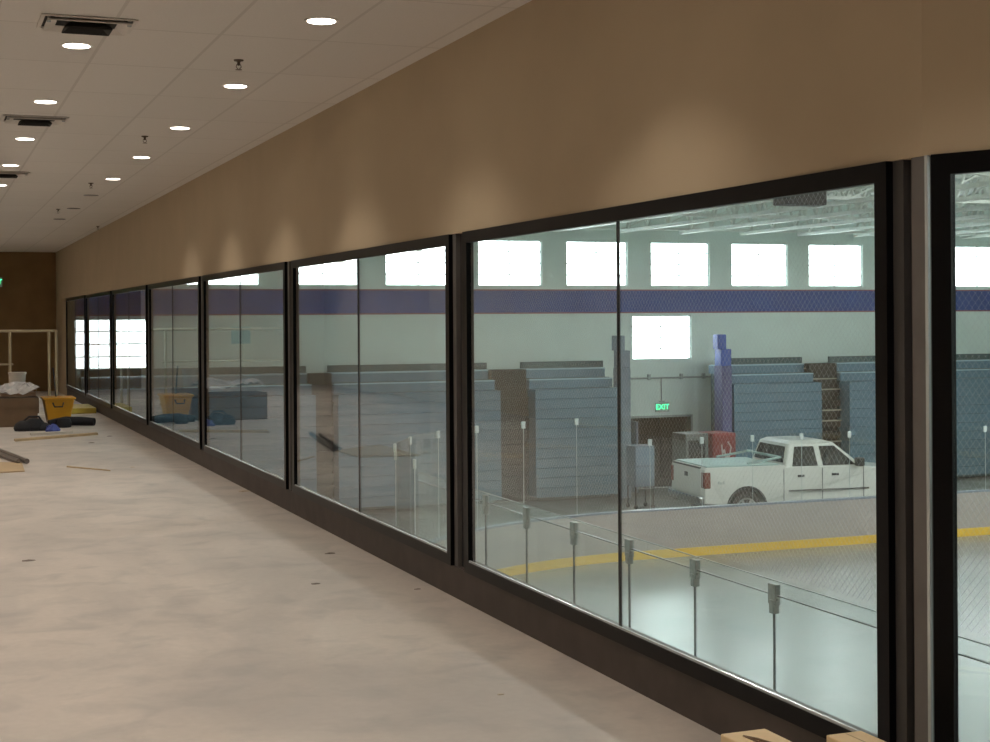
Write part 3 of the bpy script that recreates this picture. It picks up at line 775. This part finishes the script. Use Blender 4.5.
sheet('plastic_sheet', .56, 1.69, 24.32, 25.04, .53, 18, 14, .075, M['plastic'], 'crumpled clear plastic sheet lying over the brown cardboard box', 'plastic sheet', .0)
e = tag(empty('yellow_tub', (1.99, 24.6, 0)), 'yellow plastic tub beside the brown box at the far left', 'tub')
def taper(b, t, z0, z1): return MB().add([(-b[0],-b[1],z0),(b[0],-b[1],z0),(b[0],b[1],z0),(-b[0],b[1],z0),(-t[0],-t[1],z1),(t[0],-t[1],z1),(t[0],t[1],z1),(-t[0],t[1],z1)], [(0,3,2,1),(4,5,6,7),(0,1,5,4),(1,2,6,5),(2,3,7,6),(3,0,4,7)])
taper((.16,.22), (.23,.30), 0.02, .42).build('bin', M['yellow'], e, bevel=.02)
taper((.25,.32), (.25,.32), .41, .44).build('rim', M['yellow'], e, bevel=.008)
MB().tube([(-.1,-.3,.36), (-.08,-.36,.30), (.04,-.36,.30), (.06,-.3,.36)], .012, 6).build('handle', M['truck_dark'], e)
MB().tube([(-.02,.1,.44), (-.06,.15,.9)], .012, 6).build('stick', M['truck_dark'], e)
m = MB().box(2.36, 2.86, 27.2, 28.6, 0, .10); tag(m.build('yellow_board', M['yellow_flat'], bevel=.01), 'flat yellow board lying on floor beside the curb behind the tub', 'board')
e = tag(empty('black_bag', (1.54, 23.35, 0)), 'slumped black cloth bag on floor in front of the brown box', 'bag')
e.scale = (.8, .8, .9)
b = MB()
for i, (cx_, cy_, r_, hz) in enumerate([(-.18, 0, .19, .17), (0, .05, .22, .20), (.16, -.02, .15, .13)]):
    b.lathe([(r_*.9, 0), (r_, hz*.3), (r_*.85, hz*.7), (r_*.4, hz), (0, hz*1.04)], (cx_, cy_, 0), n=14)
b.build('body', M['black_cloth'], e, smooth=True)
MB().tube([(-.2,.0,.15), (-.1,-.1,.24), (.08,-.1,.24), (.16,0,.13)], .018, 6).build('strap', M['black_cloth'], e)
m = MB().tube([(1.80, 23.9, .07), (2.05, 24.0, .09), (2.3, 24.0, .08), (2.48, 23.9, .07)], [.05,.07,.07,.06], 10); m.lathe([(.10,0),(.12,.06),(.09,.14),(0,.16)], (2.02, 23.85, .0), n=12)
tag(m.build('black_roll', M['black_cloth'], smooth=True), 'long black roll lying on the floor below the yellow tub', 'roll')
m = MB().lathe([(.09,0),(.11,.04),(.07,.10),(0,.12)], (1.77, 22.9, 0), n=9); m.v = lump(m.v, .015, 5)
tag(m.build('blue_rag', M['blue_rag']), 'small crumpled blue rag on floor in front of black bag', 'rag')
m = MB().prism([(1.15, 21.5, 0), (2.33, 22.2, 0), (2.34, 22.05, 0), (1.16, 21.32, 0)], (0,0,.03)); tag(m.build('wood_plank', M['wood']), 'pale wooden plank lying across the floor in front of the pile', 'plank')
m = MB().prism([(1.42, 22.45, 0), (2.02, 22.65, 0), (2.03, 22.5, 0), (1.43, 22.3, 0)], (0,0,.035)); tag(m.build('plank_highlight', M['white_pail']), 'painted white highlight, a short flat slab just behind the pale wooden plank', 'board')  # white highlight beside the plank, put in as a thin slab
m = MB().tube([(.72, 20.6, .035), (1.10, 17.9, .035)], .03, 8); tag(m.build('metal_pipe', M['grey_bar']), 'longer grey metal pipe lying on floor at left edge', 'pipe')
m = MB().tube([(.66, 20.3, .035), (1.01, 17.95, .035)], .025, 8); tag(m.build('metal_rod', M['grey_bar']), 'shorter grey rod lying alongside the metal pipe at left edge', 'rod')
m = MB().prism([(.3, 16.9, 0), (1.02, 17.0, 0), (1.05, 18.0, 0), (.3, 18.6, 0)], (0,0,.012)); tag(m.build('cardboard_sheet', M['card_flat']), 'flat tan cardboard sheet on floor under the grey pipes', 'cardboard')
m = MB().prism([(1.50, 17.4, 0), (1.88, 16.75, 0), (1.90, 16.68, 0), (1.49, 17.32, 0)], (0,0,.012)); tag(m.build('wood_strip', M['wood']), 'thin wooden strip lying alone on the open floor', 'strip')
# pale railing in front of the end wall
e = tag(empty('guard_rail', (0, 29.0, 0)), 'cream pipe guard rail with mesh bay standing before the end wall', 'railing')
MB().tube([(-.9, 0, 1.47), (2.30, 0, 1.47)], .028, 8).build('top_rail', M['scaff'], e)
MB().tube([(-.9, 0, .85), (1.55, 0, .85)], .018, 8).build('mid_rail', M['scaff'], e)
for x_ in (-.85, 1.49, 2.19, 2.32): MB().tube([(x_, 0, 0), (x_, 0, 1.49)], .026, 8).build('post', M['scaff'], e)
for x_ in (1.42, 2.25): MB().box(x_ - .05, x_ + .15, -.28, .28, 0, .03).build('foot', M['scaff'], e)
e = tag(empty('white_pail', (1.47, 26.3, 0)), 'white pail standing on crate behind the brown cardboard box', 'pail')
MB().lathe([(.115,.46), (.14,.76), (.148,.76), (.148,.79), (.13,.79)], (0,0,0), n=20).build('bucket', M['white_pail'], e, smooth=True)
MB().box(-.25, .25, -.2, .2, 0, .46).build('crate', M['card'], e) if False else None
cr_ = MB().box(1.2, 1.75, 26.05, 26.55, 0, .46).build('supply_crate', M['card']); tag(cr_, 'dark brown crate hidden behind the plastic covered box under the white pail', 'crate')
# cartons by the curb, bottom right
for nm, (x0, x1, y0, y1, zt), lab in (('carton', (2.22, 2.375, 3.2, 3.90, .40), 'pale tan carton at bottom edge, left one with a dark crease on top'),
                                      ('carton', (2.505, 2.63, 3.05, 3.77, .40), 'pale tan carton at bottom edge nearest the black corner post'),
                                      ('carton', (2.425, 2.50, 3.05, 3.74, .385), 'narrow pale tan carton wedged against the carton nearest the post')):
    e = tag(empty(nm, ((x0+x1)/2, (y0+y1)/2, 0)), lab, 'carton', 'cartons beside the curb')
    hx, hy = (x1-x0)/2, (y1-y0)/2
    MB().box(-hx, hx, -hy, hy, 0, zt).build('box', M['carton'], e, bevel=.004)
    if x0 < 2.3:
        MB().tube([(-.028, hy - .05, zt), (-.01, hy - .10, zt + .003), (.012, hy - .16, zt + .001), (.02, hy-.3, zt)], .004, 5).tube([(-.028, hy - .05, zt), (-.022, hy - .12, zt + .002), (-.0, hy - .17, zt)], .003, 5).build('crease', M['carton_line'], e)
    else:
        MB().box(-.002, .002, -hy + .01, hy - .01, zt - .001, zt + .0008).build('seam', M['wood'], e)
# loose bits on the floor
bits = [((2.86, 14.15), .09, 'debris_pale', 'pale wood chip on floor against the curb near the third window'), ((2.80, 8.6), .035, 'debris', 'tiny dark chip on floor at the curb under the black post'),
        ((.66, 10.67), .07, 'debris', 'dark scrap on the open floor near the left edge'), ((2.66, 10.15), .06, 'debris', 'dark chip on floor below the second window from the right'),
        ((2.27, 9.02), .05, 'debris', 'dark scrap on the open floor, middle of the photo'), ((2.10, 20.63), .07, 'debris', 'small dark lump on floor right of the wooden plank'),
        ((2.46, 21.7), .06, 'debris', 'small dark chip on floor close to the far curb'), ((2.18, 17.0), .05, 'debris_pale', 'pale splinter on floor just past the thin wooden strip'),
        ((2.35, 6.05), .03, 'debris_pale', 'tiny pale chip on floor near the bottom of the photo')]
for i, ((x_, y_), r_, mt, lab) in enumerate(bits):
    r_ *= .45
    m = MB().lathe([(r_, 0), (r_*.8, r_*.18), (r_*.2, r_*.3), (0, r_*.3)], (0,0,0), n=7); rnd = random.Random(i)
    m.v = [(a * 1.5 + rnd.uniform(-.2,.2) * r_, b * .7 + rnd.uniform(-.2,.2) * r_, max(0, c_)) for a, b, c_ in m.v]
    o = m.build('floor_scrap', M[mt], loc=(0,0,0)); o.location = (x_, y_, 0); tag(o, lab, 'scrap', 'scraps on the floor')

# ------------------------------------------------------------------ world, render look
w = bpy.data.worlds.new('sky'); S.world = w; w.use_nodes = True
bg = w.node_tree.nodes['Background']; bg.inputs['Color'].default_value = (.93, .98, 1, 1); bg.inputs['Strength'].default_value = 9
S.view_settings.view_transform = 'Standard'; S.view_settings.look = 'None'; S.view_settings.gamma = 1; S.view_settings.exposure = .62
S.view_settings.use_curve_mapping = False
S.cycles.use_denoising = True
S.cycles.max_bounces = 10; S.cycles.diffuse_bounces = 5; S.cycles.glossy_bounces = 5; S.cycles.transmission_bounces = 6; S.cycles.transparent_max_bounces = 40
S.cycles.sample_clamp_indirect = 6; S.cycles.caustics_reflective = False; S.cycles.caustics_refractive = False
S.cycles.blur_glossy = .5
